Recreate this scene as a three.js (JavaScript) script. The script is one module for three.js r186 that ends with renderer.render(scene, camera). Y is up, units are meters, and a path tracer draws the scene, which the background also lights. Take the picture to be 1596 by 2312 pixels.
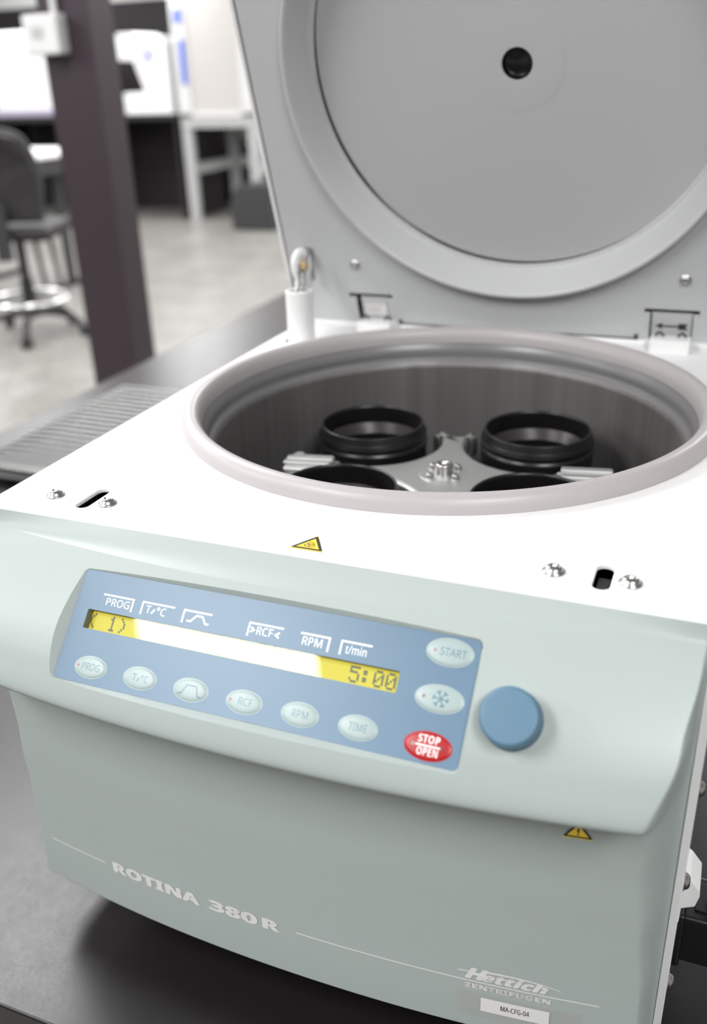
import * as THREE from 'three';
import { mergeGeometries } from 'three/addons/utils/BufferGeometryUtils.js';
import { RoundedBoxGeometry } from 'three/addons/geometries/RoundedBoxGeometry.js';
import { RectAreaLightUniformsLib } from 'three/addons/lights/RectAreaLightUniformsLib.js';
import { FontLoader } from 'three/addons/loaders/FontLoader.js';
import { Brush, Evaluator, SUBTRACTION } from 'three-bvh-csg';

/* ------------------------------------------------------------------ camera, light, exposure */
const TB = 0.75;                        // height of the bench top above the floor
const CEIL = TB + 1.85;
const scene = new THREE.Scene();
scene.background = new THREE.Color(0x000000);
const camera = new THREE.PerspectiveCamera(2 * Math.atan(1156 / 2093.8) * 180 / Math.PI, 1596 / 2312, 0.02, 60);
camera.position.set(0.20992, TB + 0.5893, 0.41856);
camera.rotation.order = 'YXZ';
camera.rotation.set(-0.44157, 0.39452, -0.03576);
camera.focus = 0.58;
camera.userData.fStop = 4.4;
camera.updateMatrixWorld(true);
const renderer = new THREE.WebGLRenderer({ antialias: true });
renderer.toneMapping = THREE.LinearToneMapping;
renderer.toneMappingExposure = 1.0;
renderer.shadowMap.enabled = true;
RectAreaLightUniformsLib.init();
const LAMP = 19.5;                        // brightness of the ceiling panels

/* ------------------------------------------------------------------ helpers */
const V = (x, y, z) => new THREE.Vector3(x, y, z);
let seed = 7;
const rnd = () => { seed = (seed * 1664525 + 1013904223) >>> 0; return seed / 4294967296; };
const used = {};
function numbered(n) { const k = used[n] = (used[n] ?? -1) + 1; return k ? `${n}_${String(k).padStart(3, '0')}` : n; }
function mesh(name, geo, mat, parent, at) {
  const list = Array.isArray(geo) ? geo : [geo];
  const g = list.length > 1 ? mergeGeometries(list.map(plain)) : list[0];
  const m = new THREE.Mesh(g, mat); m.name = name; m.castShadow = m.receiveShadow = true;
  if (at) m.position.set(...at);
  if (parent) parent.add(m);
  return m;
}
function plain(g) {
  g = g.index ? g.toNonIndexed() : g;
  for (const k of Object.keys(g.attributes)) if (!['position', 'normal', 'uv'].includes(k)) g.deleteAttribute(k);
  if (!g.attributes.uv) g.setAttribute('uv', new THREE.BufferAttribute(new Float32Array(g.attributes.position.count * 2), 2));
  return g;
}
function thing(name, label, category, at = [0, 0, 0], turn = 0, group) {
  const o = new THREE.Group(); o.name = numbered(name); o.position.set(...at); o.rotation.y = turn;
  o.userData = { label, category }; if (group) o.userData.group = group; scene.add(o); return o;
}
function structure(name, geo, mat, label, category) {
  const m = mesh(name, geo, mat, scene); m.userData = { kind: 'structure', label, category }; return m;
}
const bx = (w, h, d, x = 0, y = 0, z = 0) => { const g = new THREE.BoxGeometry(w, h, d); g.translate(x, y, z); return g; };
const rbx = (w, h, d, r, x = 0, y = 0, z = 0) => { const g = new RoundedBoxGeometry(w, h, d, 3, r); g.translate(x, y, z); return g; };
const cyl = (r1, r2, h, n = 32, x = 0, y = 0, z = 0) => { const g = new THREE.CylinderGeometry(r1, r2, h, n); g.translate(x, y, z); return g; };
function lathe(pts, n = 96) { return new THREE.LatheGeometry(pts.map(p => new THREE.Vector2(p[0], p[1])), n); }
function tube(pts, r, n = 40, closed = false, seg = 10) { return new THREE.TubeGeometry(new THREE.CatmullRomCurve3(pts.map(p => V(...p)), closed), n, r, seg, closed); }
function bar(a, b, w, d) {   // rectangular bar from a to b
  const A = V(...a), B = V(...b), L = A.distanceTo(B), g = new THREE.BoxGeometry(w, L, d);
  g.applyQuaternion(new THREE.Quaternion().setFromUnitVectors(V(0, 1, 0), B.clone().sub(A).normalize()));
  g.translate((A.x + B.x) / 2, (A.y + B.y) / 2, (A.z + B.z) / 2); return g;
}
function extrude(shape, depth, bevel = 0, curve = 24) {
  return new THREE.ExtrudeGeometry(shape, { depth: Math.max(depth - 2 * bevel, 1e-5), bevelEnabled: bevel > 0, bevelSize: bevel, bevelThickness: bevel, bevelSegments: 3, bevelOffset: -bevel, curveSegments: curve });
}
function roundRect(x0, y0, x1, y1, r, S = THREE.Shape) {
  const s = new S(); s.moveTo(x0 + r, y0); s.lineTo(x1 - r, y0); s.absarc(x1 - r, y0 + r, r, -Math.PI / 2, 0, false); s.lineTo(x1, y1 - r);
  s.absarc(x1 - r, y1 - r, r, 0, Math.PI / 2, false); s.lineTo(x0 + r, y1); s.absarc(x0 + r, y1 - r, r, Math.PI / 2, Math.PI, false); s.lineTo(x0, y0 + r);
  s.absarc(x0 + r, y0 + r, r, Math.PI, Math.PI * 1.5, false); return s;
}
function gridGeo(rows) {   // rows[i][j] = [x,y,z]
  const n = rows.length, m = rows[0].length, pos = [], uv = [], idx = [];
  rows.forEach((r, i) => r.forEach((p, j) => { pos.push(...p); uv.push(p[0], p[1]); }));
  for (let i = 0; i < n - 1; i++) for (let j = 0; j < m - 1; j++) { const a = i * m + j, b = a + 1, c = a + m, d = c + 1; idx.push(a, c, b, b, c, d); }
  const g = new THREE.BufferGeometry(); g.setAttribute('position', new THREE.Float32BufferAttribute(pos, 3)); g.setAttribute('uv', new THREE.Float32BufferAttribute(uv, 2)); g.setIndex(idx); g.computeVertexNormals(); return g;
}
const uvScale = (g, k) => { const a = g.attributes.uv; for (let i = 0; i < a.count; i++) a.setXY(i, a.getX(i) * k, a.getY(i) * k); return g; };
function boxUV(g, k = 1) {   // metre uv from position and normal
  g = g.index ? g.toNonIndexed() : g; const p = g.attributes.position, n = g.attributes.normal, u = new Float32Array(p.count * 2);
  for (let i = 0; i < p.count; i++) { const a = [Math.abs(n.getX(i)), Math.abs(n.getY(i)), Math.abs(n.getZ(i))], m = a.indexOf(Math.max(...a)); u[2 * i] = k * (m === 0 ? p.getZ(i) : p.getX(i)); u[2 * i + 1] = k * (m === 1 ? p.getZ(i) : p.getY(i)); }
  g.setAttribute('uv', new THREE.BufferAttribute(u, 2)); return g;
}

/* ------------------------------------------------------------------ textures */
function dataTex(n, f, srgb = false) {
  const d = new Uint8Array(n * n * 4);
  for (let j = 0; j < n; j++) for (let i = 0; i < n; i++) { const c = f(i, j), k = 4 * (j * n + i); d[k] = c[0]; d[k + 1] = c[1]; d[k + 2] = c[2]; d[k + 3] = 255; }
  const t = new THREE.DataTexture(d, n, n); t.magFilter = THREE.LinearFilter; t.minFilter = THREE.LinearMipmapLinearFilter; t.generateMipmaps = true; t.wrapS = t.wrapT = THREE.RepeatWrapping;
  if (srgb) t.colorSpace = THREE.SRGBColorSpace; t.needsUpdate = true; return t;
}
function noiseField(n, cell) {   // tiling value noise
  const m = Math.max(1, Math.round(n / cell)), g = Array.from({ length: m * m }, rnd);
  return (i, j) => { const x = i / n * m, y = j / n * m, a = Math.floor(x), b = Math.floor(y), s = t => t * t * (3 - 2 * t), u = s(x - a), v = s(y - b), G = (p, q) => g[(q % m) * m + (p % m)];
    return (G(a, b) * (1 - u) + G(a + 1, b) * u) * (1 - v) + (G(a, b + 1) * (1 - u) + G(a + 1, b + 1) * u) * v; };
}
const clamp = x => Math.max(0, Math.min(255, x));
const nf = [noiseField(512, 2), noiseField(512, 6), noiseField(512, 40), noiseField(512, 128)];
const grainTex = dataTex(512, (i, j) => { const c = clamp(128 + 110 * (nf[0](i, j) - .5) + 90 * (nf[1](i, j) - .5)); return [c, c, c]; });
const benchRough = dataTex(512, (i, j) => { const c = clamp(118 + 14 * (nf[1](i, j) - .5) + 8 * (nf[2](i, j) - .5) + 5 * (nf[3](i, j) - .5)); return [c, c, c]; });
const floorTex = dataTex(512, (i, j) => { const a = nf[1](i, j), b = nf[2](i, j), f = nf[0](i, j); let c = 130 + 18 * (b - .5) + 20 * (a - .5); if (f > .86) c -= 24; return [clamp(c + 1), clamp(c - 1), clamp(c - 5)]; }, true);
const sk = [noiseField(512, 4), noiseField(512, 12), noiseField(512, 36)];
const brushed = dataTex(512, (i, j) => { const c = clamp(210 + 16 * (sk[0](i, 7) - .5) + 24 * (sk[1](i, 99) - .5) + 22 * (sk[2](i, 201) - .5)); return [c, c, c]; }, true);

/* ------------------------------------------------------------------ materials (linear base colours) */
const M = {};
function mat(key, rgb, rough = .5, extra = {}) { const c = new THREE.Color().setRGB(...rgb); return M[key] = new THREE.MeshPhysicalMaterial({ color: c, roughness: rough, side: THREE.DoubleSide, ...extra }); }
mat('white', [.84, .84, .84], .42, { bumpMap: grainTex, bumpScale: .00001 });
mat('fascia', [.405, .458, .441], .42, { bumpMap: grainTex, bumpScale: .00003 });
mat('gasket', [.455, .425, .43], .38);
mat('lidGrey', [.52, .53, .535], .45);
mat('lidRing', [.52, .525, .53], .35);
mat('steel', [.46, .455, .45], .3, { metalness: 1 });
mat('bowl', [.31, .30, .295], .55, { metalness: .6, map: brushed });
mat('cast', [.60, .60, .595], .42, { metalness: .85 });
mat('black', [.007, .006, .0065], .32);
mat('matteBlack', [.014, .014, .015], .6);
mat('dark', [.03, .03, .032], .5);
mat('print', [.76, .75, .73], .5);
mat('blue', [.10, .20, .29], .45);
mat('bench', [.010, .0078, .0085], .74, { roughnessMap: benchRough, bumpMap: grainTex, bumpScale: .000008 });
mat('benchEdge', [.05, .045, .046], .5);
mat('purple', [.03, .019, .025], .42);
mat('purpleDark', [.012, .008, .011], .7);
mat('floor', [1, 1, 1], .34, { map: floorTex });
mat('wall', [.72, .72, .71], .8);
mat('ceiling', [.80, .80, .80], .9);
mat('bgWhite', [.62, .62, .62], .4);
mat('bgGrey', [.40, .40, .40], .5);
mat('blueMark', [.015, .07, .50], .5);
mat('chrome', [.8, .8, .8], .12, { metalness: 1 });
mat('seat', [.014, .012, .013], .6);
mat('wire', [.27, .27, .267], .26, { metalness: 1 });
mat('rubber', [.02, .02, .02], .75);
mat('lampGlow', [.9, .9, .9], .6, { emissive: new THREE.Color(1, 1, 1), emissiveIntensity: 1.5 });
mat('tape', [.62, .61, .58], .3, { transparent: true, opacity: .28 });
mat('paper', [.78, .77, .76], .6);
mat('brass', [.75, .52, .22], .4, { metalness: .3 });
mat('glass', [1, 1, 1], .02, { transmission: 1, thickness: 0, ior: 1.5 });
mat('milky', [.50, .48, .465], .3);
mat('standGrey', [.40, .40, .40], .4);
mat('lidBowl', [.50, .505, .51], .42);

const font = await new FontLoader().loadAsync('fonts/droid/droid_sans_bold.typeface.json');
const fontRegular = await new FontLoader().loadAsync('fonts/droid/droid_sans_regular.typeface.json');

/* ------------------------------------------------------------------ room */
const RX0 = -9.2, RX1 = 3.6, RZ0 = -9.75, RZ1 = 4.6;
structure('floor', uvScale(new THREE.BoxGeometry(RX1 - RX0 + .4, .1, RZ1 - RZ0 + .4).translate((RX0 + RX1) / 2, -.05, (RZ0 + RZ1) / 2), 6), M.floor, 'pale grey speckled hard floor of the laboratory', 'floor');
structure('ceiling', bx(RX1 - RX0 + .4, .1, RZ1 - RZ0 + .4, (RX0 + RX1) / 2, CEIL + .05, (RZ0 + RZ1) / 2), M.ceiling, 'plain white laboratory ceiling above the benches', 'ceiling');
structure('wall_back', bx(RX1 - RX0 + .4, CEIL, .1, (RX0 + RX1) / 2, CEIL / 2, RZ0 - .05), M.wall, 'pale end wall behind the purple panelling', 'wall');
for (let k = 0; k < 4; k++) { const w = 1.1, x = -8.5 + k * 1.12, p = structure(`trim_${k + 2}`, bx(w, 2.16, .05, x, 1.08, RZ0 + .03), M.purpleDark, 'dark purple wall panel behind the far bench', 'panel'); p.userData.group = 'purple wall panels behind the far bench'; }
structure('wall_left', bx(.1, CEIL, RZ1 - RZ0, RX0 - .05, CEIL / 2, (RZ0 + RZ1) / 2), M.wall, 'pale wall at the end of the far bench', 'wall');
structure('wall_right', bx(.1, CEIL, RZ1 - RZ0, RX1 + .05, CEIL / 2, (RZ0 + RZ1) / 2), M.wall, 'pale wall beyond the end of the dark bench', 'wall');
structure('wall_front', bx(RX1 - RX0 + .4, CEIL, .1, (RX0 + RX1) / 2, CEIL / 2, RZ1 + .05), M.purpleDark, 'dark purple wall facing the open centrifuge', 'wall');

function ceilingLight(x, z) {
  const t = thing('ceiling_light', 'long flat white ceiling light panel', 'light', [x, CEIL, z], 0, 'ceiling light panels');
  mesh('frame', [bx(.66, .012, .03, 0, -.006, .615), bx(.66, .012, .03, 0, -.006, -.615), bx(.03, .012, 1.2, .315, -.006, 0), bx(.03, .012, 1.2, -.315, -.006, 0)], M.bgWhite, t);
  mesh('diffuser', bx(.6, .006, 1.2, 0, -.003, 0), M.lampGlow, t);
  const l = new THREE.RectAreaLight(new THREE.Color(1, 1, 1), LAMP, .6, 1.2); l.position.set(0, -.0075, 0); l.rotation.x = -Math.PI / 2; l.name = 'panel_light'; t.add(l);
}
for (let k = -3; k <= 1; k++) for (let j = 0; j <= 4; j++) { const x = -1.025 + 2.1 * k - (j % 2) * .6, z = 1.31 - 2.4 * j; if (j === 1 && k === 1) continue; if (x > RX0 + .5 && x < RX1 - .4 && z > RZ0 + .4 && z < RZ1 - .4) ceilingLight(x, z); }

/* ------------------------------------------------------------------ bench that carries the centrifuge */
const BX0 = -1.035, BX1 = 1.35, BZ0 = -2.9, BZ1 = .105;
{
  const t = thing('lab_bench', 'wide black laboratory bench under the open centrifuge', 'bench', [0, 0, 0]);
  mesh('bench_top', boxUV(rbx(BX1 - BX0, .032, BZ1 - BZ0, .002, (BX0 + BX1) / 2, TB - .016, (BZ0 + BZ1) / 2), 9), M.bench, t);
  for (const [x, z] of [[BX0 + .06, BZ1 - .07], [BX1 - .06, BZ1 - .07], [BX0 + .06, BZ0 + .07], [BX1 - .06, BZ0 + .07]]) mesh('leg', bx(.06, TB - .032, .06, x, (TB - .032) / 2, z), M.dark, t);
  for (const z of [BZ1 - .07, BZ0 + .07]) mesh('rail', bx(BX1 - BX0 - .2, .06, .03, (BX0 + BX1) / 2, TB - .065, z), M.dark, t);
}

/* ------------------------------------------------------------------ centrifuge */
const T = .342, HW = .2285, XE = .2237, HX = .003, HZ = -.281;
const cen = thing('centrifuge', 'pale green and white benchtop centrifuge with its grey lid open', 'centrifuge', [0, TB, 0]);

// front fascia: profile at the middle, from the crease down
const prof = new THREE.SplineCurve([[.332, .0215], [.3254, .0325], [.3135, .049], [.3015, .0627], [.289, .0728], [.2776, .0790], [.2705, .0822], [.2655, .0836], [.2620, .0832], [.2593, .0808], [.2575, .0765], [.2555, .0700], [.2515, .0615], [.2430, .0540], [.228, .0495], [.2, .0478], [.174, .0466], [.14, .0443], [.1, .0424], [.047, .0416]].map(p => new THREE.Vector2(...p))).getPoints(900);
function zc(y) {
  if (y >= prof[0].x) return prof[0].y; let a = 0, b = prof.length - 1; if (y <= prof[b].x) return prof[b].y;
  while (b - a > 1) { const m = (a + b) >> 1; if (prof[m].x > y) a = m; else b = m; }
  const t = (y - prof[a].x) / (prof[b].x - prof[a].x || 1); return prof[a].y + t * (prof[b].y - prof[a].y);
}
const bulge = x => .0195 * Math.pow(Math.abs(x) / HW, 2.1);
const rcTab = [[.342, .003], [.325, .0035], [.30, .008], [.256, .021], [.2, .0205], [.15, .015], [.1, .0105], [.04, .007]];
function rc(y) { for (let i = 0; i < rcTab.length - 1; i++) { const [a, p] = rcTab[i], [b, q] = rcTab[i + 1]; if (y <= a && y >= b) { const t = (a - y) / (a - b), s = t * t * (3 - 2 * t); return p + (q - p) * s; } } return .007; }
function faceZ(x, y) {
  const r = rc(y), xs = XE - r, ax = Math.abs(x);
  if (ax <= xs) return zc(y) - bulge(ax);
  const t = Math.min(1, (ax - xs) / r); return (zc(y) - bulge(xs)) * (1 - Math.pow(t, 1.75));
}
function rowX(y) {
  const r = rc(y), xs = XE - r, out = [];
  for (let i = 0; i <= 22; i++) out.push([-1, Math.PI / 2 * (1 - i / 22)]);
  const L = out.map(([s, a]) => -(xs + r * Math.sin(a)));
  const mid = []; for (let i = 1; i < 70; i++) mid.push(-xs + 2 * xs * i / 70);
  return [...L, ...mid, ...L.slice().reverse().map(x => -x)];
}
{
  const strip = [0, .2, .4, .6, .8, 1].map(s => rowX(.334).map(x => [x, T - .0008 - .0092 * (1 - Math.pow(1 - s, 1.7)), s * Math.max(0, faceZ(x, .332))]));
  const rows = []; let acc = 0, last = prof[0]; const ys = [prof[0].x];
  for (const p of prof) { acc += p.distanceTo(last); last = p; if (acc > .0021) { ys.push(p.x); acc = 0; } }
  if (ys[ys.length - 1] > .0475) ys.push(.047);
  for (const y of ys) rows.push(rowX(y).map(x => [x, y, faceZ(x, y)]));
  const xb = rowX(.047), zb = xb.map(x => faceZ(x, .047));
  const under = [xb.map((x, i) => [x, .047, zb[i]]), xb.map((x, i) => [x, .0455, zb[i] - .0008]), xb.map((x, i) => [x, .045, zb[i] - .0025]), xb.map((x, i) => [x, .045, -.006])];
  const backR = [xb.map(x => [x, .045, -.006]), rowX(.334).map(x => [x, T - .005, -.006])];
  const topR = [rowX(.334).map(x => [x, T - .005, -.006]), rowX(.334).map(x => [x, T - .0008, 0])];
  const parts = [strip, rows, under, backR, topR].map(gridGeo);
  // end caps
  for (const s of [0, 1]) {
    const col = r => s ? r[r.length - 1] : r[0]; const loop = [...strip.map(col), ...rows.slice(1).map(col), ...under.slice(1).map(col)];
    const c = [col(xb.map(x => [x]))[0], .2, -.003]; const pos = []; loop.push([c[0], T - .005, -.006]);
    for (let i = 0; i < loop.length; i++) { const a = loop[i], b = loop[(i + 1) % loop.length]; s ? pos.push(...c, ...b, ...a) : pos.push(...c, ...a, ...b); }
    const g = new THREE.BufferGeometry(); g.setAttribute('position', new THREE.Float32BufferAttribute(pos, 3)); g.setAttribute('uv', new THREE.Float32BufferAttribute(new Float32Array(pos.length / 3 * 2), 2)); g.computeVertexNormals(); parts.push(g);
  }
  let g = mergeGeometries(parts.map(plain)); uvScale(g, 12);
  // recess for the control panel
  const PB = 46 * Math.PI / 180, N = V(0, Math.cos(PB), Math.sin(PB)), U = V(0, Math.sin(PB), -Math.cos(PB)), O = V(0, .28, .07).addScaledVector(U, .0632);
  const loopAt = (e, grow) => roundRect(-.128 - grow, -.0662 - grow, .1157 + grow * .45, grow, .003 + grow * .6).getPoints(8).slice(0, -1).map(p => O.clone().add(V(p.x, 0, 0)).addScaledVector(U, p.y).addScaledVector(N, e));
  const loops = [loopAt(-.0016, 0), loopAt(0, 0), loopAt(.012, .0105), loopAt(.05, .04)], n = loops[0].length, pos = [];
  const tri = (a, b, c) => pos.push(a.x, a.y, a.z, b.x, b.y, b.z, c.x, c.y, c.z);
  const ctr = l => l.reduce((s, p) => s.add(p), V(0, 0, 0)).multiplyScalar(1 / n);
  for (let k = 0; k < 3; k++) for (let i = 0; i < n; i++) { const j = (i + 1) % n, a = loops[k][i], b = loops[k][j], c = loops[k + 1][i], d = loops[k + 1][j]; tri(a, b, c); tri(b, d, c); }
  const c0 = ctr(loops[0]), c1 = ctr(loops[3]); for (let i = 0; i < n; i++) { const j = (i + 1) % n; tri(c0, loops[0][j], loops[0][i]); tri(c1, loops[3][i], loops[3][j]); }
  const cg = new THREE.BufferGeometry(); cg.setAttribute('position', new THREE.Float32BufferAttribute(pos, 3)); cg.setAttribute('uv', new THREE.Float32BufferAttribute(new Float32Array(pos.length / 3 * 2), 2)); cg.computeVertexNormals();
  const ev = new Evaluator(); ev.useGroups = false; ev.attributes = ['position', 'normal', 'uv'];
  const A = new Brush(g), B = new Brush(cg); A.updateMatrixWorld(); B.updateMatrixWorld();
  const pg = new THREE.BoxGeometry(.203, .0190, .011).toNonIndexed(); pg.applyMatrix4(new THREE.Matrix4().makeBasis(V(1, 0, 0), U, N).setPosition(O.clone().add(V(-.02105, 0, 0)).addScaledVector(U, -.0291).addScaledVector(N, -.0035)));
  const C = new Brush(pg); C.updateMatrixWorld();
  const res = ev.evaluate(ev.evaluate(A, B, SUBTRACTION), C, SUBTRACTION); g = res.geometry;
  console.log('fascia triangles', (g.index ? g.index.count : g.attributes.position.count) / 3);
  const f = mesh('front_fascia', g, M.fascia, cen); f.userData.label = 'pale green moulded front';

  /* control panel */
  const panel = new THREE.Group(); panel.name = 'control_panel'; panel.userData.label = 'blue membrane control panel';
  panel.matrix.makeBasis(V(1, 0, 0), U, N).setPosition(O); panel.matrix.decompose(panel.position, panel.quaternion, panel.scale); cen.add(panel);
  const K = 8, P0 = -128.0, PW = 243.7, PH = 66.2, cv = document.createElement('canvas'); cv.width = Math.round(PW * K); cv.height = Math.round(PH * K);
  const c = cv.getContext('2d'); c.scale(K, K); c.translate(-P0, 0);
  c.fillStyle = 'rgb(95,124,148)'; c.fillRect(P0, 0, PW, PH);
  c.strokeStyle = c.fillStyle = '#f4f4f4'; c.lineWidth = 1.05; c.lineJoin = 'miter';
  const line = (...p) => { c.beginPath(); p.forEach(([x, y], i) => i ? c.lineTo(x, y) : c.moveTo(x, y)); c.stroke(); };
  function fit(txt, x0, x1, base, h, weight = '500') { c.save(); c.font = `${weight} 10px sans-serif`; const w = c.measureText(txt).width; c.translate(x0, base); c.scale((x1 - x0) / w, h / 7.2); c.fillText(txt, 0, 0); c.restore(); }
  line([-111.1, 13.3], [-90.2, 13.3], [-90.2, 20.7]); fit('PROG', -108.6, -91.6, 19.5, 4.5);
  line([-83.6, 20.7], [-83.6, 13.3], [-62.4, 13.3]); fit('T', -80.9, -77.3, 19.4, 4.4); line([-76.6, 19.2], [-74.9, 16.4]); fit('°C', -73.9, -67.2, 19.6, 4.5);
  line([-55.9, 20.7], [-55.9, 13.3], [-38, 13.3]); line([-53, 19.1], [-50.4, 19.1], [-47.5, 15.4], [-43.6, 15.4], [-41, 19.1], [-38.8, 19.1]);
  line([-14, 20.8], [-14, 13.3], [6.7, 13.3]); line([-12.6, 15.6], [-10.6, 17], [-12.6, 18.4]); fit('RCF', -9.4, 1.2, 19.3, 4.5); line([5, 15.9], [2.8, 17.4], [5, 18.9]);
  line([17.2, 13.5], [34.3, 13.5], [34.3, 21]); fit('RPM', 18.4, 31.2, 19.8, 4.6);
  line([41.4, 21], [41.4, 13.5], [58.6, 13.5]); fit('t/min', 44.2, 56.6, 19.9, 4.6);
  const btn = [['PROG', -104.6, 56.3, 10.5, 6.1, 1], ['T/°C', -71.3, 56.2, 10.5, 6.1, 0], ['ramp', -38.2, 56.2, 10.5, 6.1, 0], ['RCF', -5, 56.2, 10.5, 6.1, 1], ['RPM', 28, 56.1, 10.5, 6.1, 0], ['TIME', 60.9, 56.1, 10.5, 6.1, 0], ['START', 100.1, 9, 12.4, 7.1, 1], ['snow', 99.6, 33.2, 12.7, 6.9, 1], ['STOP', 98.8, 57.3, 12.3, 7.0, 0]];
  for (const [t, x, y, a, b, led] of btn) {
    c.fillStyle = t === 'STOP' ? 'rgb(170,26,30)' : 'rgb(164,180,179)'; c.beginPath(); c.ellipse(x, y, a + .4, b + .4, 0, 0, 7); c.fill();
    c.fillStyle = c.strokeStyle = 'rgb(98,130,145)'; c.lineWidth = .55;
    if (led) { c.save(); c.fillStyle = t === 'snow' ? 'rgb(122,84,84)' : 'rgb(174,112,112)'; c.beginPath(); c.arc(x - a + (a > 11 ? 4.6 : 2.6), y, .8, 0, 7); c.fill(); c.restore(); }
    if (t === 'PROG') fit(t, x - 5.8, x + 7, y + 2.1, 4.1, ''); else if (t === 'RCF') fit(t, x - 3.6, x + 5.4, y + 2.1, 4.1, ''); else if (t === 'RPM') fit(t, x - 4.6, x + 5.4, y + 2.1, 4.1, ''); else if (t === 'TIME') fit(t, x - 5, x + 5.4, y + 2.1, 4.1, '');
    else if (t === 'START') fit(t, x - 5.2, x + 9, y + 2.3, 4.3, ''); else if (t === 'T/°C') { fit('T', x - 4.6, x - 1.6, y + 2, 4, ''); line([x - 1.1, y + 2], [x + .2, y - .3]); fit('°C', x + .9, x + 6, y + 2.1, 4, ''); }
    else if (t === 'ramp') { c.lineWidth = .7; line([x - 7, y + 2.9], [x - 5, y + 2.9], [x - 2.4, y - 2.3], [x + 3.5, y - 2.3], [x + 5.4, y + 3], [x + 7.2, y + 3]); }
    else if (t === 'snow') { c.lineWidth = .7; for (let k = 0; k < 3; k++) { const an = k * Math.PI / 3 + .1, X = Math.cos(an), Y = Math.sin(an); line([x + .8 - 4.4 * X, y - 4.4 * Y], [x + .8 + 4.4 * X, y + 4.4 * Y]);
      for (const s of [-1, 1]) for (const w of [-1, 1]) line([x + .8 + s * 2.9 * X, y + s * 2.9 * Y], [x + .8 + s * (4.1 * X) - w * 1.2 * Y, y + s * 4.1 * Y + w * 1.2 * X]); } }
    else if (t === 'STOP') { c.fillStyle = '#f6efef'; fit('STOP', x - 5.6, x + 6, y - 1.3, 4.1, 'bold'); fit('OPEN', x - 5.4, x + 6.2, y + 5, 4.1, 'bold'); c.fillRect(x - 6.4, y - .55, 13, .95); c.fillStyle = 'rgb(150,140,138)'; c.beginPath(); c.arc(x - 7.7, y, .95, 0, 7); c.fill(); c.fillStyle = 'rgb(122,60,62)'; c.beginPath(); c.arc(x + 7.7, y, .95, 0, 7); c.fill(); }
  }
  const tex = new THREE.CanvasTexture(cv); tex.colorSpace = THREE.SRGBColorSpace; tex.anisotropy = 8;
  const art = mat('panelArt', [1, 1, 1], .36, { map: tex });
  const setUV = g => { const p = g.attributes.position, u = new Float32Array(p.count * 2); for (let i = 0; i < p.count; i++) { u[2 * i] = (p.getX(i) * 1000 - P0) / PW; u[2 * i + 1] = 1 + p.getY(i) * 1000 / PH; } g.setAttribute('uv', new THREE.BufferAttribute(u, 2)); return g; };
  const sh = roundRect(-.1279, -.0661, .1156, -.0001, .003); sh.holes.push(roundRect(-.1184, -.0348, .0763, -.0234, .0009, THREE.Path));
  const mg = extrude(sh, .0015); mg.translate(0, 0, -.0015); mesh('membrane', setUV(mg), art, panel);
  for (const [t, x, y, a, b] of btn) {
    const prot = [[0, 1], [.5, .96], [.8, .8], [.94, .5], [1, 0]], rows = prot.map(([r, h]) => { const o = []; for (let k = 0; k <= 40; k++) { const an = k / 40 * Math.PI * 2; o.push([(x + a * r * Math.cos(an)) / 1000, -(y - b * r * Math.sin(an)) / 1000, .0009 * h]); } return o; });
    const m = mesh('button', setUV(gridGeo(rows)), art, panel); if (t === 'STOP') m.userData.label = 'red oval button';
  }
  // display: recessed lit screen behind a clear window
  const lw = 201, lh = 16, lk = 8, lc = document.createElement('canvas'); lc.width = lw * lk; lc.height = lh * lk; const d = lc.getContext('2d'); d.scale(lk, lk);
  d.fillStyle = 'rgb(228,216,62)'; d.fillRect(0, 0, lw, lh);
  const G = { '(': ['00010', '00100', '01000', '01000', '01000', '00100', '00010'], ')': ['01000', '00100', '00010', '00010', '00010', '00100', '01000'], '1': ['00100', '01100', '00100', '00100', '00100', '00100', '01110'], '5': ['11111', '10000', '11110', '00001', '00001', '10001', '01110'], ':': ['00000', '01100', '01100', '00000', '01100', '01100', '00000'], '0': ['01110', '10001', '10011', '10101', '11001', '10001', '01110'] };
  const LX = -121.6, LY = 21;      // panel mm of the screen's corner
  const glyph = (ch, px, q) => { G[ch].forEach((r, j) => [...r].forEach((v, i) => { if (v === '1') { d.fillStyle = 'rgb(172,178,62)'; d.fillRect(px - 2.9 + i * 1.13 - LX + .3, q + j * 1.27 - LY + .3, 1.02, 1.14); } })); G[ch].forEach((r, j) => [...r].forEach((v, i) => { if (v === '1') { d.fillStyle = 'rgb(104,102,92)'; d.fillRect(px - 2.9 + i * 1.13 - LX, q + j * 1.27 - LY, 1.0, 1.12); } })); };
  glyph('(', -117, 24.4); glyph('1', -103.2, 24.4); glyph(')', -96.3, 24.4); glyph('5', 50.3, 24.5); glyph(':', 56.8, 24.5); glyph('0', 64, 24.5); glyph('0', 70.9, 24.5);
  const lt = new THREE.CanvasTexture(lc); lt.colorSpace = THREE.SRGBColorSpace;
  const lm = mat('lcd', [.35, .35, .35], .5, { map: lt, emissive: new THREE.Color(1, 1, 1), emissiveMap: lt, emissiveIntensity: .62 });
  const lg = new THREE.PlaneGeometry(lw / 1000, lh / 1000); lg.translate((LX + lw / 2) / 1000, -(LY + lh / 2) / 1000, -.006); mesh('display_screen', lg, lm, panel);
  const frame = roundRect(-.1184 - .0015, -.0348 - .0015, .0763 + .0015, -.0234 + .0015, .001); frame.holes.push(roundRect(-.1184, -.0348, .0763, -.0234, .0009, THREE.Path));
  const fg = extrude(frame, .0045); fg.translate(0, 0, -.006); mesh('display_frame', fg, mat('olive', [.16, .14, .09], .6), panel);
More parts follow.
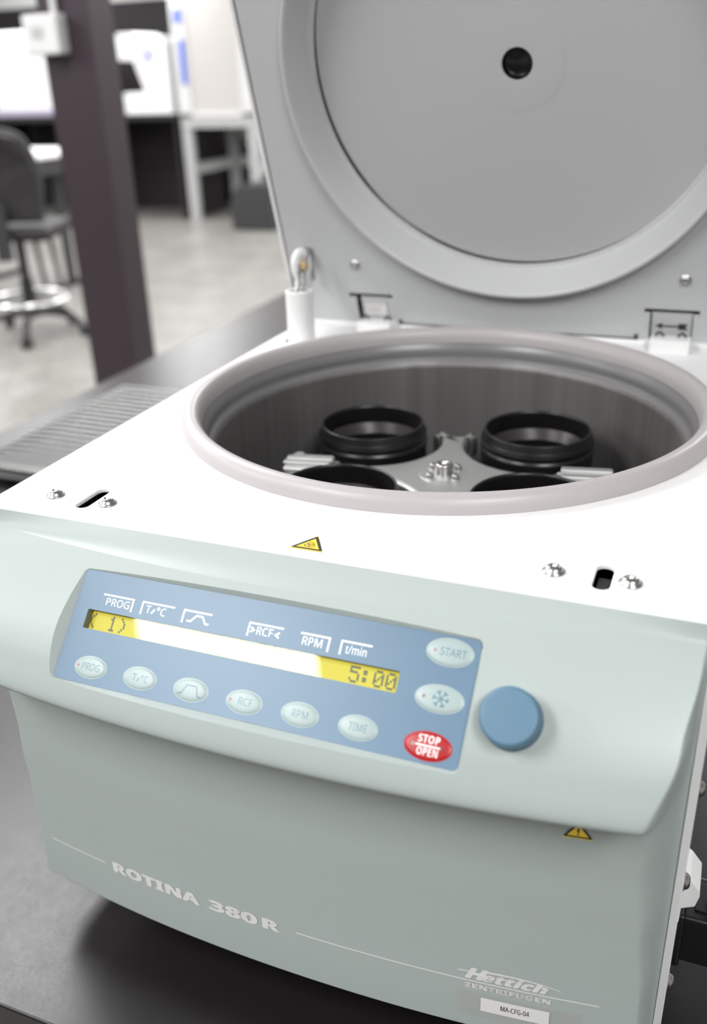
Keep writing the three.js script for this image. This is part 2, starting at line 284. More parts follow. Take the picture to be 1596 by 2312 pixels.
  const pane = new THREE.ShapeGeometry(roundRect(-.1184, -.0348, .0763, -.0234, .0009)); pane.translate(0, 0, -.0006); mesh('display_window', pane, M.glass, panel);

  /* knob */
  const kg = []; const R = .0147, H = .0135; kg.push(lathe([[0, H], [R - .0022, H], [R - .0010, H - .0004], [R - .0004, H - .0014], [R - .0004, .0030], [R + .0004, .0022], [R + .0004, 0]], 64));
  for (let k = 0; k < 90; k++) { const a = k / 90 * 2 * Math.PI; const b = bx(.0006, H - .005, .0009, R - .0004, (H + .0015) / 2, 0); b.rotateY(a); kg.push(b); }
  const kn = mesh('knob', kg, M.blue, cen); kn.userData.label = 'round blue rotary knob';
  kn.position.copy(O).add(V(.1381, 0, 0)).addScaledVector(U, -.0362).addScaledVector(N, .0040); kn.quaternion.setFromUnitVectors(V(0, 1, 0), N);
}

// printing on the lower front
function onFace(g, lift = .0003) { const p = g.attributes.position; for (let i = 0; i < p.count; i++) p.setZ(i, faceZ(p.getX(i), p.getY(i)) + lift); g.computeVertexNormals(); return g; }
function faceText(txt, x0, x1, y0, y1, shear = 0, f = font, fat = 0) {
  if (fat) return mergeGeometries([[-1, 0], [1, 0], [0, 1], [0, -1], [0, 0]].map(([a, b]) => plain(faceText(txt, x0 + fat + a * fat, x1 - fat + a * fat, y0 + fat * .5 + b * fat * .5, y1 - fat * .5 + b * fat * .5, shear, f))));
  const g = new THREE.ShapeGeometry(f.generateShapes(txt, 1), 6); g.computeBoundingBox(); const b = g.boundingBox, p = g.attributes.position;
  for (let i = 0; i < p.count; i++) { const u = (p.getX(i) - b.min.x) / (b.max.x - b.min.x), v = (p.getY(i) - b.min.y) / (b.max.y - b.min.y), y = y0 + v * (y1 - y0); p.setXYZ(i, x0 + u * (x1 - x0) + shear * (y - y0), y, 0); }
  return onFace(g);
}
function ribbon(pts, w) {   // pts [x,y], w(t) half width
  const rows = [[], []]; pts.forEach(([x, y], i) => { const h = typeof w === 'function' ? w(i / (pts.length - 1)) : w; rows[0].push([x, y + h, 0]); rows[1].push([x, y - h, 0]); }); return onFace(gridGeo(rows));
}
const seg = (a, b, n = 24) => Array.from({ length: n + 1 }, (_, i) => [a[0] + (b[0] - a[0]) * i / n, a[1] + (b[1] - a[1]) * i / n]);
mesh('lettering', [faceText('ROTINA', -.1442, -.0706, .0817, .0915, 0, font, .0007), faceText('380', -.0630, -.0257, .0824, .0922, 0, font, .0007), faceText('R', -.0222, -.0095, .0826, .0922, 0, font, .0007)], M.print, cen);
mesh('printed_line', [ribbon(seg([-.203, .0865], [-.151, .0868]), .0005)], M.print, cen);
mesh('printed_line', [ribbon(seg([.0024, .0878], [.1927, .0888], 60), .0005)], M.print, cen);
{
  const arc = new THREE.QuadraticBezierCurve(new THREE.Vector2(.1265, .0985), new THREE.Vector2(.151, .1008), new THREE.Vector2(.1705, .0955)).getPoints(30).map(p => [p.x, p.y]);
  mesh('emblem', [faceText('H', .1135, .1240, .0903, .1003, .45, font, .0006), faceText('ettich', .1225, .1615, .0903, .0985, .45, font, .0006), ribbon(arc, t => .0009 * (1 - .7 * t)), ribbon(seg([.1095, .0960], [.1175, .0966], 8), .0005), ribbon(seg([.1160, .0951], [.1270, .0951], 8), .0011)], M.print, cen);
  mesh('lettering', faceText('ZENTRIFUGEN', .1136, .1653, .0821, .0863, 0, font, .00025), M.print, cen);
}
{
  const patch = (x0, x1, y0, y1, lift) => { const rows = []; for (let j = 0; j <= 6; j++) rows.push(seg([x0, y1 + (y0 - y1) * j / 6], [x1, y1 + (y0 - y1) * j / 6], 20).map(([x, y]) => [x, y, 0])); return onFace(gridGeo(rows), lift); };
  mesh('clear_tape', patch(.109, .184, .0575, .0793, .00045), M.tape, cen);
  const lab = mesh('name_sticker', patch(.1239, .1651, .0636, .0757, .0006), M.paper, cen); lab.userData.label = 'white sticker with black code';
  const tx = faceText('MA-CFG-04', .1362, .1533, .0678, .0722, 0, fontRegular); tx.translate(0, 0, .0005); mesh('sticker_code', tx, M.matteBlack, cen);
}

// housing
{
  const hole = new THREE.Path(); hole.absarc(HX, -HZ, .2, 0, Math.PI * 2, true);
  const s = new THREE.Shape(); s.moveTo(-HW, 0); s.lineTo(HW, 0); s.lineTo(HW, .515); s.lineTo(-HW, .515); s.closePath(); s.holes.push(hole);
  const slot = (x, z0, z1, r) => { const h = new THREE.Path(); h.moveTo(x - r, z0 + r); h.lineTo(x - r, z1 - r); h.absarc(x, z1 - r, r, Math.PI, 0, true); h.lineTo(x + r, z0 + r); h.absarc(x, z0 + r, r, 0, Math.PI, true); return h; };
  s.holes.push(slot(-.163, .0165, .0475, .0046), slot(.1663, .0165, .0440, .0046));
  const oval = new THREE.Path(); oval.absellipse(-.194, .429, .019, .0165, 0, Math.PI * 2, true); s.holes.push(oval);
  const g = extrude(s, .003, .0008, 96); g.rotateX(-Math.PI / 2); g.translate(0, T - .0022, 0);
  mesh('top_plate', boxUV(g, 12), M.white, cen);
  for (const [x, z] of [[-.163, -.032], [.1663, -.0302]]) mesh('latch_hook', [bx(.0062, .012, .012, x, T - .012, z - .003), bx(.0062, .004, .020, x, T - .020, z)], M.dark, cen);
  for (const [x, z] of [[-.163, -.032], [.1663, -.0302]]) mesh('latch_well', bx(.022, .002, .05, x, T - .03, z), M.bgGrey, cen);
  for (const sd of [-1, 1]) { const p = rbx(HW - XE, T - .05, .715, .0006, sd * (HW + XE) / 2, .047 + (T - .05) / 2, .0015 - .3575); mesh('side_panel', boxUV(p, 12), M.white, cen); }
  mesh('rear_housing', [bx(2 * XE, T - .048, .195, 0, .047 + (T - .048) / 2, -.6125), rbx(2 * HW, .004, .2, .001, 0, T - .002, -.612)], M.white, cen);
  mesh('base_plate', bx(2 * XE, .003, .70, 0, .0465, -.355), M.dark, cen);
  for (const x of [-.17, .17]) for (const z of [-.06, -.62]) mesh('foot', cyl(.022, .018, .045, 24, x, .0225, z), M.rubber, cen);
  mesh('damper_sleeve_rim', (() => { const g = new THREE.TorusGeometry(1, .12, 10, 48); g.scale(.0195, .017, .014); g.rotateX(-Math.PI / 2); g.translate(-.194, T, -.429); return g; })(), M.white, cen);
}
// chamber
{
  const ax = [HX, 0, HZ];
  const g = lathe([[.2136, T], [.2134, T + .004], [.2118, T + .0085], [.2088, T + .0115], [.2050, T + .0122], [.2015, T + .0105], [.1990, T + .0070], [.1978, T + .002], [.1975, T - .003]], 160);
  const k = mesh('chamber_gasket', g, M.gasket, cen, ax); k.userData.label = 'pinkish white rubber gasket';
  const co = lathe([[.1976, T - .002], [.1968, T - .005], [.1945, T - .0075], [.1938, T - .0125], [.1946, T - .0135], [.1946, T - .0175], [.1930, T - .0190], [.1908, T - .0205], [.1902, T - .0245]], 160);
  mesh('chamber_collar', co, mat('collar', [.20, .195, .197], .3), cen, ax);
  const b = lathe([[.1925, T - .020], [.1895, T - .0225], [.1890, T - .026], [.1890, .14], [.182, .125], [.165, .115], [0, .112]], 160); const u = b.attributes.uv; for (let i = 0; i < u.count; i++) u.setX(i, u.getX(i) * 2);
  const w = mesh('chamber_bowl', b, M.bowl, cen, ax); w.userData.label = 'brushed steel bowl of the chamber';
}
// button head screws
function screwGeo(r = .0061) {
  const s = r / .0061, pts = [[.0015, .0022], [.0016, .0040], [.0026, .0040], [.0040, .0033], [.0049, .0020], [.0052, .0010], [.0061, .0009], [.0061, 0]].map(p => [p[0] * s, p[1] * s]);
  return lathe([[0, .0022 * s], ...pts], 36);
}
for (const [x, z] of [[-.1897, -.0276], [-.1482, -.0270], [.1403, -.0274], [.1806, -.0271]]) mesh('screw', screwGeo(), M.steel, cen, [x, T, z]);
for (const [y, z, r] of [[.2307, -.012, .0055], [.205, -.11, .0055], [.162, -.012, .0058], [.0783, -.012, .0062]]) { const g = screwGeo(r); g.rotateZ(-Math.PI / 2); mesh('screw', g, M.steel, cen, [HW, y, z]); }
// warning triangles
function warnTex(draw) {
  const n = 512, cv = document.createElement('canvas'); cv.width = cv.height = n; const c = cv.getContext('2d'); c.fillStyle = 'rgb(250,214,60)'; c.fillRect(0, 0, n, n);
  c.lineJoin = 'round'; c.strokeStyle = c.fillStyle = 'rgb(38,36,36)'; c.lineWidth = 42; c.beginPath(); c.moveTo(256, 62); c.lineTo(256 + 212, 428); c.lineTo(256 - 212, 428); c.closePath(); c.stroke(); draw(c);
  const t = new THREE.CanvasTexture(cv); t.colorSpace = THREE.SRGBColorSpace; return t;
}
const triShape = new THREE.Shape([[-.5, -.433], [.5, -.433], [0, .433]].map(p => new THREE.Vector2(...p)));
function triGeo() { const g = new THREE.ShapeGeometry(triShape), p = g.attributes.position, u = g.attributes.uv; for (let i = 0; i < p.count; i++) u.setXY(i, p.getX(i) + .5, (p.getY(i) + .433) / .866 * .9 + .08); return g; }
{
  const bio = warnTex(c => {
    c.save(); c.translate(256, 312); c.lineWidth = 13; for (let k = 0; k < 3; k++) { c.save(); c.rotate(k * 2 * Math.PI / 3); c.beginPath(); c.arc(0, -38, 42, Math.PI * .5 + .45, Math.PI * 2.5 - .45); c.stroke(); c.lineWidth = 7; c.beginPath(); c.arc(0, 0, 52, -Math.PI / 2 - .5, -Math.PI / 2 + .5); c.stroke(); c.lineWidth = 13; c.restore(); }
    c.beginPath(); c.arc(0, 0, 12, 0, 7); c.fill(); c.restore();
  });
  const g = triGeo(); g.scale(.0213, .0213, 1); g.rotateX(-Math.PI / 2);
  const m = mesh('warning_sticker', g, mat('bioSticker', [1, 1, 1], .45, { map: bio }), cen, [.0015, T + .0003, -.0174]); m.userData.label = 'yellow biohazard triangle sticker';
  const ex = warnTex(c => { c.fillRect(240, 190, 32, 130); c.beginPath(); c.arc(256, 365, 20, 0, 7); c.fill(); });
  const rows = [], a = .1725, y1 = .2355, y0 = .2222;
  for (let j = 0; j <= 16; j++) { const y = y1 + (y0 - y1) * j / 16, h = .0002 + .0078 * j / 16; rows.push(seg([a - h, y], [a + h, y], 8).map(([x, yy]) => { const e = .0003, dz = (faceZ(x, yy + .0003) - faceZ(x, yy - .0003)) / .0006, l = Math.hypot(1, dz); return [x, yy - dz / l * e, faceZ(x, yy) + e / l]; })); }
  const g2 = gridGeo(rows), p = g2.attributes.uv; for (let j = 0; j <= 16; j++) for (let i = 0; i <= 8; i++) p.setXY(j * 9 + i, .5 + (i / 8 - .5) * j / 16, .08 + .9 * (1 - j / 16));
  const m2 = mesh('warning_sticker', g2, mat('exSticker', [1, 1, 1], .45, { map: ex }), cen); m2.userData.label = 'yellow triangle sticker under the front lip';
}

/* lid, hinged at the back and standing open */
{
  const al = 72.05 * Math.PI / 180, U = V(0, Math.sin(al), Math.cos(al)), N = V(0, -Math.cos(al), Math.sin(al)), L0 = V(0, T, -.51);
  const lid = new THREE.Group(); lid.name = 'lid'; lid.userData.label = 'grey underside of the open lid with round sealing ring';
  lid.matrix.makeBasis(V(1, 0, 0), U, N).setPosition(L0); lid.matrix.decompose(lid.position, lid.quaternion, lid.scale); cen.add(lid);
  const cx = .0095, cs = .251, s1 = .505, lx0 = -.2312, lx1 = .2385;
  const sh = roundRect(lx0, .004, lx1, s1, .004);
  const h = new THREE.Path(); h.absarc(cx, cs, .2005, 0, Math.PI * 2, true); sh.holes.push(h);
  for (const [a, b, c, d] of [[-.168, -.1605, -.1250, -.1195], [.1352, .1405, .1800, .1850]]) { const p = new THREE.Path(); p.moveTo(b, .006); p.lineTo(c, .006); p.lineTo(c, .034); p.lineTo(d, .034); p.lineTo(d, .0385); p.lineTo(a, .0385); p.lineTo(a, .034); p.lineTo(b, .034); p.closePath(); sh.holes.push(p); }
  const g = extrude(sh, .0015, 0, 96); g.translate(0, 0, -.0015); mesh('inner_sheet', g, M.lidGrey, lid);
  // outer shell
  const rim = roundRect(-.2374, -.002, .2446, .512, .010); const rh = roundRect(-.2337, .002, .2409, .5083, .007, THREE.Path); rim.holes.push(rh);
  const rg = extrude(rim, .040, .0012, 12); rg.translate(0, 0, -.0385); mesh('outer_rim', rg, M.white, lid);
  const back = extrude(roundRect(-.2374, -.002, .2446, .512, .010), .004); back.translate(0, 0, -.0425); mesh('outer_shell', back, M.white, lid);
  // sealing ring and recessed disc
  const ring = lathe([[.2062, -.001], [.2062, .004], [.2055, .0068], [.2040, .0082], [.2022, .0080], [.2008, .0066], [.1997, .0035], [.1975, -.004], [.1918, -.0235], [.1908, -.0258], [.1896, -.0268], [.1882, -.0270], [.1870, -.0275], [.1864, -.0284]], 180); ring.rotateX(Math.PI / 2);
  mesh('sealing_ring', ring, M.lidRing, lid, [cx, cs, 0]);
  const disc = lathe([[.1866, -.0284], [.150, -.0280], [.0412, -.0278], [.0400, -.0270], [.0140, -.0270], [.0135, -.0276], [.0135, -.0375]], 160); disc.rotateX(Math.PI / 2);
  mesh('inner_disc', disc, M.lidBowl, lid, [cx + .003, cs + .003, 0]);
  const well = lathe([[.0135, -.0285], [.0120, -.032], [.0120, -.0375], [0, -.0375]], 48); well.rotateX(Math.PI / 2); mesh('sight_glass', well, M.black, lid, [cx + .003, cs + .003, 0]);
  for (const [x, s] of [[-.1555, .0721], [.1694, .0702]]) { const q = screwGeo(.0052); q.rotateX(Math.PI / 2); mesh('screw', q, M.steel, lid, [x, s, 0]); }
  // hinge leaves with their print
  mesh('hinge_leaf', rbx(.031, .030, .002, .0005, -.1405, .0185, -.004), M.lidRing, lid);
  mesh('hinge_leaf', rbx(.0375, .030, .002, .0005, .1606, .0185, -.004), M.lidRing, lid);
  mesh('hinge_note', [bx(.024, .013, .0002, -.1405, .0185, -.0028)], M.paper, lid);
  mesh('note_lines', [0, 1, 2].map(k => bx(.018 - .003 * k, .0007, .0002, -.1420 - .001 * k, .0225 - .003 * k, -.0026)), M.bgGrey, lid);
  const ar = new THREE.Shape([[-.0149, 0], [-.0085, .0034], [-.0085, .0008], [.0065, .0008], [.0065, .0032], [.0150, .0032], [.0128, 0], [.0150, -.0032], [.0065, -.0032], [.0065, -.0008], [-.0085, -.0008], [-.0085, -.0034]].map(p => new THREE.Vector2(...p)));
  const ag = extrude(ar, .0002); ag.translate(.1606, .0188, -.0029); const am = mesh('arrow_mark', ag, M.dark, lid); am.userData.label = 'black arrow on the hinge leaf';
  mesh('torsion_rod', [tube([[-.113, .0045, .001], [0, .0045, .001], [.1288, .0045, .001]], .0011, 8), cyl(.0016, .0016, .006, 12, -.1132, .0065, .001), cyl(.0016, .0016, .006, 12, .129, .0065, .001)], M.dark, lid);
  mesh('spring_eyelet', [bx(.006, .014, .010, -.205, .083, .004), bx(.003, .030, .006, -.2015, .073, .010)], M.steel, lid);
}
{   // hinge blocks and damper
  mesh('hinge_block', rbx(.0375, .0105, .020, .001, -.1345, T + .0052, -.489), M.white, cen);
  mesh('hinge_block', rbx(.0360, .0125, .020, .001, .1622, T + .006, -.487), M.white, cen);
  mesh('hinge_pin', [tube([[-.150, T + .012, -.492], [-.147, T + .015, -.492], [-.143, T + .012, -.492]], .0011, 12), tube([[-.126, T + .012, -.492], [-.122, T + .015, -.492], [-.118, T + .012, -.492]], .0011, 12), tube([[.148, T + .013, -.492], [.151, T + .0165, -.492], [.156, T + .013, -.492]], .0011, 12), tube([[.168, T + .013, -.492], [.172, T + .0165, -.492], [.176, T + .013, -.492]], .0011, 12)], M.dark, cen);
  mesh('rear_ledge', rbx(.43, .004, .012, .001, 0, T + .002, -.508), M.white, cen);
  const sl = lathe([[.0100, .0520], [.0118, .0530], [.0134, .0527], [.0138, .0515], [.0138, -.012]], 48); const m = mesh('damper_sleeve', [sl, cyl(.0118, .0118, .001, 32, 0, .050, 0)], M.white, cen, [-.1925, T, -.427]); m.userData.label = 'white upright damper sleeve';
  mesh('damper_rod', [tube([[-.1965, T + .05, -.428], [-.1975, T + .065, -.438], [-.199, T + .074, -.448]], .0022, 12), tube([[-.1885, T + .05, -.428], [-.191, T + .066, -.440], [-.194, T + .085, -.455]], .0014, 12)], M.steel, cen);
  const ey = new THREE.TorusGeometry(.0085, .0042, 14, 36); ey.scale(1, 1.35, 1); ey.rotateY(Math.PI * .36); mesh('damper_eye', ey, M.white, cen, [-.1995, T + .073, -.450]);
  const pin = cyl(.004, .004, .012, 20); pin.rotateZ(Math.PI / 2); pin.rotateY(-.45); mesh('damper_pin', pin, M.brass, cen, [-.1975, T + .072, -.449]);
}
{   // carrying grip on the right side
  const s = new THREE.Shape([[0, -.021], [.0022, -.021], [.0024, -.009], [.0100, -.0045], [.0118, .0040], [.0112, .0100], [.0050, .0180], [0, .0215]].map(p => new THREE.Vector2(...p)));
  const g = extrude(s, .024, .001); g.translate(0, 0, -.024); mesh('side_grip', g, M.white, cen, [HW, .1225, -.036]);
}

/* rotor and buckets inside the chamber */
const RA = -10 * Math.PI / 180, RY = TB + .276;
{
  const t = thing('rotor', 'cast grey four-armed rotor at the centre of the chamber', 'rotor', [HX, RY, HZ]);
  const pts = []; for (let k = 0; k < 4; k++) {
    const a0 = RA + k * Math.PI / 2, P = (r, a) => pts.push(new THREE.Vector2(r * Math.cos(a), r * Math.sin(a)));
    for (const [r, d] of k % 2 ? [[.0855, -9.5], [.096, -12.5], [.094, -7], [.091, 0], [.094, 7], [.096, 12.5], [.0855, 9.5]] : [[.095, -10.5], [.112, -12.5], [.134, -11.0], [.139, -8], [.139, 8], [.134, 11.0], [.112, 12.5], [.095, 10.5]]) P(r, a0 + d * Math.PI / 180);
    const b = a0 + Math.PI / 4, cx = .107 * Math.cos(b), cy = .107 * Math.sin(b);
    for (let i = 1; i < 16; i++) { const w = b - Math.PI / 2 + Math.PI - (i - 8) / 8 * 1.25 + Math.PI / 2; pts.push(new THREE.Vector2(cx + .0655 * Math.cos(w), cy + .0655 * Math.sin(w))); }
  }
  const g = extrude(new THREE.Shape(pts), .020, .0035, 12); g.rotateX(Math.PI / 2); g.translate(0, 0, 0); mesh('rotor_cross', g, M.cast, t);
  for (let k = 0; k < 4; k += 2) { const a = RA + k * Math.PI / 2; const e = [rbx(.040, .012, .034, .003, .118, .003, 0), rbx(.042, .004, .008, .0015, .118, .0095, -.006), rbx(.042, .004, .008, .0015, .118, .0085, .006), cyl(.0045, .0045, .006, 16, .130, .007, .0135)]; e.forEach(q => q.rotateY(-a)); mesh('arm_end', e, M.cast, t); }
  mesh('hub_flange', lathe([[0, .004], [.0205, .004], [.0218, .003], [.0222, 0]], 48), M.cast, t);
  mesh('spindle', lathe([[0, .0090], [.0028, .0090], [.0030, .0136], [.0062, .0136], [.0074, .0128], [.0078, .0112], [.0078, .003]], 40), M.steel, t);
  for (const a of [35, 125, 215, 305]) { const q = lathe([[0, .0042], [.002, .0040], [.0031, .0028], [.0034, 0]], 20); mesh('bolt', q, M.steel, t, [.0152 * Math.cos(a / 57.3), .004, .0152 * Math.sin(a / 57.3)]); }
}
{
  const wall = [[0, -.095], [.044, -.095], [.0485, -.092], [.0500, -.085], [.0500, -.020], [.0508, -.0190], [.0508, -.0165], [.0490, -.0155], [.0490, -.0135], [.0502, -.0125], [.0502, -.0085], [.0487, -.0075], [.0487, -.0050], [.0478, -.0040], [.0474, -.0008], [.0466, 0], [.0452, -.0004], [.0448, -.003], [.0448, -.017]];
  const gw = lathe(wall, 72), gi = lathe([[.0448, -.0168], [.0444, -.0178], [.0405, -.0262]], 72), gl = lathe([[.0405, -.0262], [.0398, -.0275], [.0396, -.085], [0, -.087]], 72);
  const labels = ['black threaded bucket in the rotor nearest the white damper sleeve', 'black threaded bucket in the rotor nearest the arrow-marked hinge', 'black open bucket half hidden by the gasket above the right-hand latch slot', 'black open bucket half hidden by the gasket above the biohazard sticker'];
  const black2 = mat('bucketSeal', [.045, .04, .04], .3);
  for (let k = 0; k < 4; k++) { const a = (-145 + 90 * k) * Math.PI / 180; const t = thing('rotor_bucket', labels[k], 'bucket', [HX + .1065 * Math.cos(a), TB + .2965, HZ + .1065 * Math.sin(a)], 0, 'buckets in the rotor'); mesh('cup', [gw, gl], M.black, t); mesh('inner_seal', gi, black2, t); }
}

/* power cord plugged into the right side */
{
  const t = thing('power_cord', 'black power plug and ribbed cable on the right side of the centrifuge', 'cable', [HW, TB, -.05]);
  mesh('plug', [rbx(.030, .040, .040, .003, .0155, .068, -.025), rbx(.006, .046, .046, .002, .004, .068, -.025), rbx(.012, .002, .024, .0006, .018, .0885, -.025)], M.black, t);
  const ribs = [cyl(.0065, .0065, .045, 20, 0, 0, 0)]; for (let k = 0; k < 9; k++) { const q = new THREE.TorusGeometry(.0066, .0012, 8, 20); q.rotateX(Math.PI / 2); q.translate(0, -.02 + k * .005, 0); ribs.push(q); }
  ribs.forEach(q => { q.rotateZ(-.18); q.translate(.031, .110, -.03); }); mesh('strain_relief', ribs, M.rubber, t);
  mesh('cable', tube([[.0345, .13, -.03], [.040, .165, -.04], [.041, .215, -.06], [.055, .26, -.10], [.11, .20, -.25], [.16, .02, -.42], [.18, .006, -.6], [.22, .006, -.9]], .0042, 90), M.rubber, t);
}

/* wire rack lying behind the left side of the centrifuge */
{
  const t = thing('wire_rack', 'low stainless wire rack of close parallel bars on the dark bench', 'rack', [-.765, TB, -.862]);
  const N = 21, D = .42, W = .30, H = .032;
  for (let k = 0; k < N; k++) { const z = -D / 2 + D * k / (N - 1), r = k === N - 1 ? .0060 : .0038; mesh('bar', tube([[-W / 2 - .006, .004, z], [-W / 2 - .005, H - .012, z], [-W / 2 + .003, H - .002, z], [-W / 2 + .014, H, z], [0, H, z], [W / 2 - .014, H, z], [W / 2 - .003, H - .002, z], [W / 2 + .005, H - .012, z], [W / 2 + .006, .004, z]], r, 30, false, 8), M.wire, t); }
  for (const x of [-W / 2 - .006, W / 2 + .006]) mesh('rail', bx(.008, .008, D + .01, x, .004, 0), M.wire, t);
  mesh('drip_tray', rbx(W - .02, .004, D - .004, .001, 0, .012, 0), M.dark, t);
}

/* ------------------------------------------------------------------ background */
structure('trim_1', bx(.2, CEIL, .13, -1.92, CEIL / 2, -2.465), M.purple, 'aubergine square column standing behind the bench end', 'column');
{
  const t = thing('wall_box', 'small white wall box with a grey window fixed to the purple column', 'control box', [-1.977, TB + .735, -2.4]);
  mesh('case', rbx(.136, .118, .06, .008, 0, 0, .03), M.bgWhite, t); mesh('window', rbx(.046, .034, .004, .001, -.010, .006, .060), M.bgGrey, t);
  mesh('conduit', cyl(.011, .011, CEIL - TB - .735 - .06, 16, .032, (CEIL - TB - .735 + .06) / 2, .012), M.bgWhite, t);
}
{   // far bench
  const t = thing('far_bench', 'long dark bench with purple panels along the far wall', 'bench', [0, 0, 0]);
  const x0 = -9.1, x1 = -5.20, h = 1.03;
  mesh('bench_top', rbx(x1 - x0, .05, 1.0, .004, (x0 + x1) / 2, h - .025, -8.8), M.matteBlack, t);
  for (const [a, b] of [[-9.05, -7.75], [-7.73, -6.5], [-6.48, -5.25]]) mesh('back_panel', bx(b - a, h - .06, .03, (a + b) / 2, (h - .06) / 2 + .01, -9.24), M.purpleDark, t);
  for (const x of [-9.0, -7.74, -6.49, -5.24]) mesh('leg_panel', bx(.03, h - .05, .8, x, (h - .05) / 2, -8.75), M.purpleDark, t);
}
{
  const t = thing('analyser', 'large white boxy instrument on the far bench left of the column', 'instrument', [-7.05, 1.03, -8.75]);
  mesh('body', rbx(.95, .80, .7, .03, 0, .42, 0), M.white, t); mesh('plinth', rbx(.97, .07, .72, .01, 0, .035, 0), mat('lilac', [.42, .38, .5], .5), t);
  mesh('door', rbx(.62, .52, .02, .01, -.1, .45, .355), M.paper, t); mesh('name_strip', bx(.40, .03, .004, -.05, .765, .352), M.lidRing, t);
}
{
  const t = thing('bench_instrument', 'white instrument with overhanging head and dark opening beside the column', 'instrument', [-5.53, 1.03, -8.68]);
  const s = new THREE.Shape([[-.26, 0], [.28, 0], [.28, .70], [-.06, .70], [-.08, .74], [-.26, .74], [-.30, .62], [-.27, .50], [-.10, .49], [.0, .21], [-.26, .20]].map(p => new THREE.Vector2(...p)));
  const g = extrude(s, .5, .012); g.translate(0, 0, -.12); mesh('body', g, M.white, t);
  mesh('dark_opening', bx(.30, .30, .02, -.13, .35, -.02), M.black, t); mesh('side_panel', rbx(.01, .62, .42, .004, .288, .34, .12), M.bgGrey, t);
  mesh('blue_label', [bx(.16, .14, .004, .07, .56, .383)], mat('pale', [.62, .62, .78], .5), t); mesh('emblem', bx(.05, .05, .004, .10, .54, .387), M.blueMark, t);
}
{
  const t = thing('hood_cabinet', 'tall white hood with glass sides and blue stripes on the white stand', 'hood', [-4.75, .99, -8.85]);
  const w = .86, d = 1.0, h = 1.35;
  mesh('base', rbx(w, .04, d, .005, 0, .02, 0), M.bgWhite, t); mesh('top', rbx(w, .06, d, .005, 0, h, 0), M.bgWhite, t);
  for (const x of [-w / 2 + .075, w / 2 - .075]) mesh('front_post', rbx(.15, h, .06, .006, x, h / 2, d / 2 - .03), M.bgWhite, t);
  for (const x of [-w / 2 + .03, w / 2 - .03]) mesh('rear_post', rbx(.06, h, .06, .006, x, h / 2, -d / 2 + .03), M.bgWhite, t);
  mesh('back_panel', bx(w - .1, h, .02, 0, h / 2, -d / 2 + .02), M.paper, t);
  mesh('glass_panel', bx(w - .3, h - .08, .006, 0, h / 2, d / 2 - .03), M.milky, t);
  mesh('blue_stripe', bx(.075, .13, .004, -w / 2 + .085, .90, d / 2 + .002), M.blueMark, t); mesh('blue_stripe', bx(.06, .40, .004, -w / 2 + .10, .50, d / 2 + .002), M.blueMark, t);
}
{
  const t = thing('hood_stand', 'white steel frame stand with a diagonal brace under the hood', 'stand', [-4.75, 0, -8.85]);
  const w = .84, d = 1.0, h = .985;
  mesh('top_rail', [bx(w, .09, .07, 0, h - .045, d / 2 - .035), bx(w, .09, .07, 0, h - .045, -d / 2 + .035), bx(.07, .09, d - .14, -w / 2 + .035, h - .045, 0), bx(.07, .09, d - .14, w / 2 - .035, h - .045, 0)], M.standGrey, t);
  for (const x of [-w / 2 + .05, w / 2 - .05]) for (const z of [-d / 2 + .04, d / 2 - .04]) mesh('leg', bx(.10, h - .09, .07, x, (h - .09) / 2, z), M.standGrey, t);
  mesh('stretcher', [bx(w - .2, .10, .05, 0, .50, -d / 2 + .04), bx(.05, .10, d - .16, -w / 2 + .05, .50, 0), bx(.05, .10, d - .16, w / 2 - .05, .50, 0)], M.standGrey, t);
  mesh('diagonal_brace', bar([-w / 2 + .12, h - .12, -d / 2 + .04], [.02, .52, -d / 2 + .04], .09, .05), M.standGrey, t);
}
{
  const t = thing('waste_bin', 'dark grey bin on the floor beside the white stand', 'bin', [-4.15, 0, -7.95]);
  const s = new THREE.Shape(); s.moveTo(-.22, 0); s.lineTo(.22, 0); s.lineTo(.22, .42); s.lineTo(-.08, .42); s.quadraticCurveTo(-.22, .38, -.22, .22); s.closePath();
  const g = extrude(s, .35, .01); g.translate(0, 0, -.175); mesh('body', g, M.dark, t);
}
{   // small desk behind the chair
  const t = thing('side_desk', 'small pale-topped desk with dark edge behind the black chair', 'desk', [-4.62, 0, -5.2]);
  mesh('desk_top', rbx(1.0, .03, .75, .006, 0, .905, 0), M.paper, t); mesh('apron', bx(.96, .10, .70, 0, .84, 0), M.dark, t);
  for (const x of [-.42, .32]) { mesh('leg', bx(.05, .80, .05, x, .41, 0), M.dark, t); mesh('foot_bar', bx(.05, .035, .70, x, .018, 0), M.dark, t); }
}
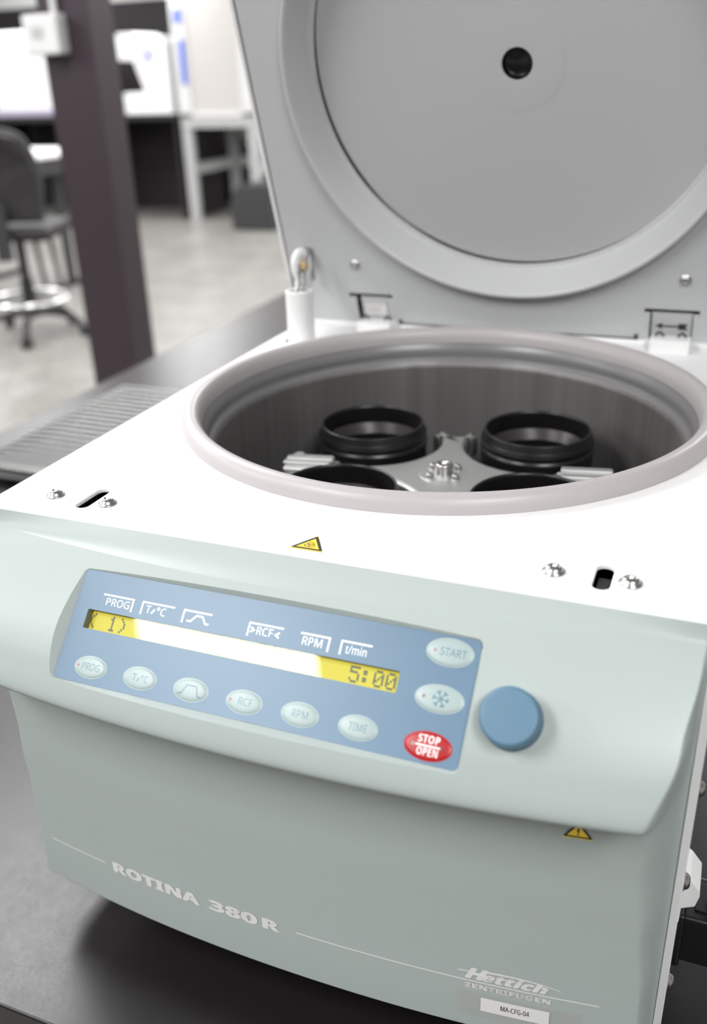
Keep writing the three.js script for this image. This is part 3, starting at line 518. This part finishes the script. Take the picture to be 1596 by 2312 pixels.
{   // lab chair
  const t = thing('lab_chair', 'black swivel lab chair with chrome foot ring behind the bench', 'chair', [-3.62, 0, -3.86], .35);
  const back = new THREE.Shape(); back.moveTo(-.21, 0); back.lineTo(.21, 0); back.quadraticCurveTo(.25, .30, .17, .43); back.quadraticCurveTo(0, .50, -.17, .43); back.quadraticCurveTo(-.25, .30, -.21, 0);
  const bg = extrude(back, .06, .02); const p = bg.attributes.position; for (let i = 0; i < p.count; i++) p.setZ(i, p.getZ(i) - 1.2 * p.getX(i) ** 2); bg.computeVertexNormals();
  mesh('backrest', bg, M.seat, t, [.05, .66, .16]);
  mesh('back_edge', tube([[-.20, .68, .21], [-.235, .93, .20], [-.15, 1.10, .22], [.05, 1.14, .24], [.24, 1.10, .22], [.305, .93, .20], [.29, .68, .21]], .012, 50), M.dark, t);
  mesh('seat', rbx(.48, .08, .46, .035, .05, .60, -.05), M.seat, t);
  mesh('bracket', bx(.08, .30, .03, .05, .62, .21), M.dark, t);
  mesh('gas_column', [cyl(.026, .026, .30, 24, .05, .42, -.02), cyl(.036, .036, .22, 24, .05, .22, -.02)], M.matteBlack, t);
  for (const [x, z] of [[.17, .06], [.23, -.02]]) mesh('lever', bar([x, .56, z], [x + .02, .30, z], .02, .02), M.dark, t);
  const ring = new THREE.TorusGeometry(.225, .014, 14, 60); ring.rotateX(Math.PI / 2); mesh('foot_ring', ring, M.chrome, t, [.05, .215, -.02]);
  mesh('ring_spoke', [0, 1, 2].map(k => { const a = k * 2.094 + .5; return bar([.05, .215, -.02], [.05 + .22 * Math.cos(a), .215, -.02 + .22 * Math.sin(a)], .014, .014); }), M.matteBlack, t);
  for (let k = 0; k < 5; k++) { const a = k * 1.2566 + .12, c = Math.cos(a), s = Math.sin(a); mesh('base_arm', tube([[.05, .13, -.02], [.05 + .12 * c, .135, -.02 + .12 * s], [.05 + .24 * c, .11, -.02 + .24 * s], [.05 + .305 * c, .055, -.02 + .305 * s]], .020, 20), M.matteBlack, t);
    const w = cyl(.028, .028, .045, 20); w.rotateX(Math.PI / 2); w.rotateY(-a + 1); mesh('caster', w, M.rubber, t, [.05 + .315 * c, .028, -.02 + .315 * s]); }
}

renderer.render(scene, camera);
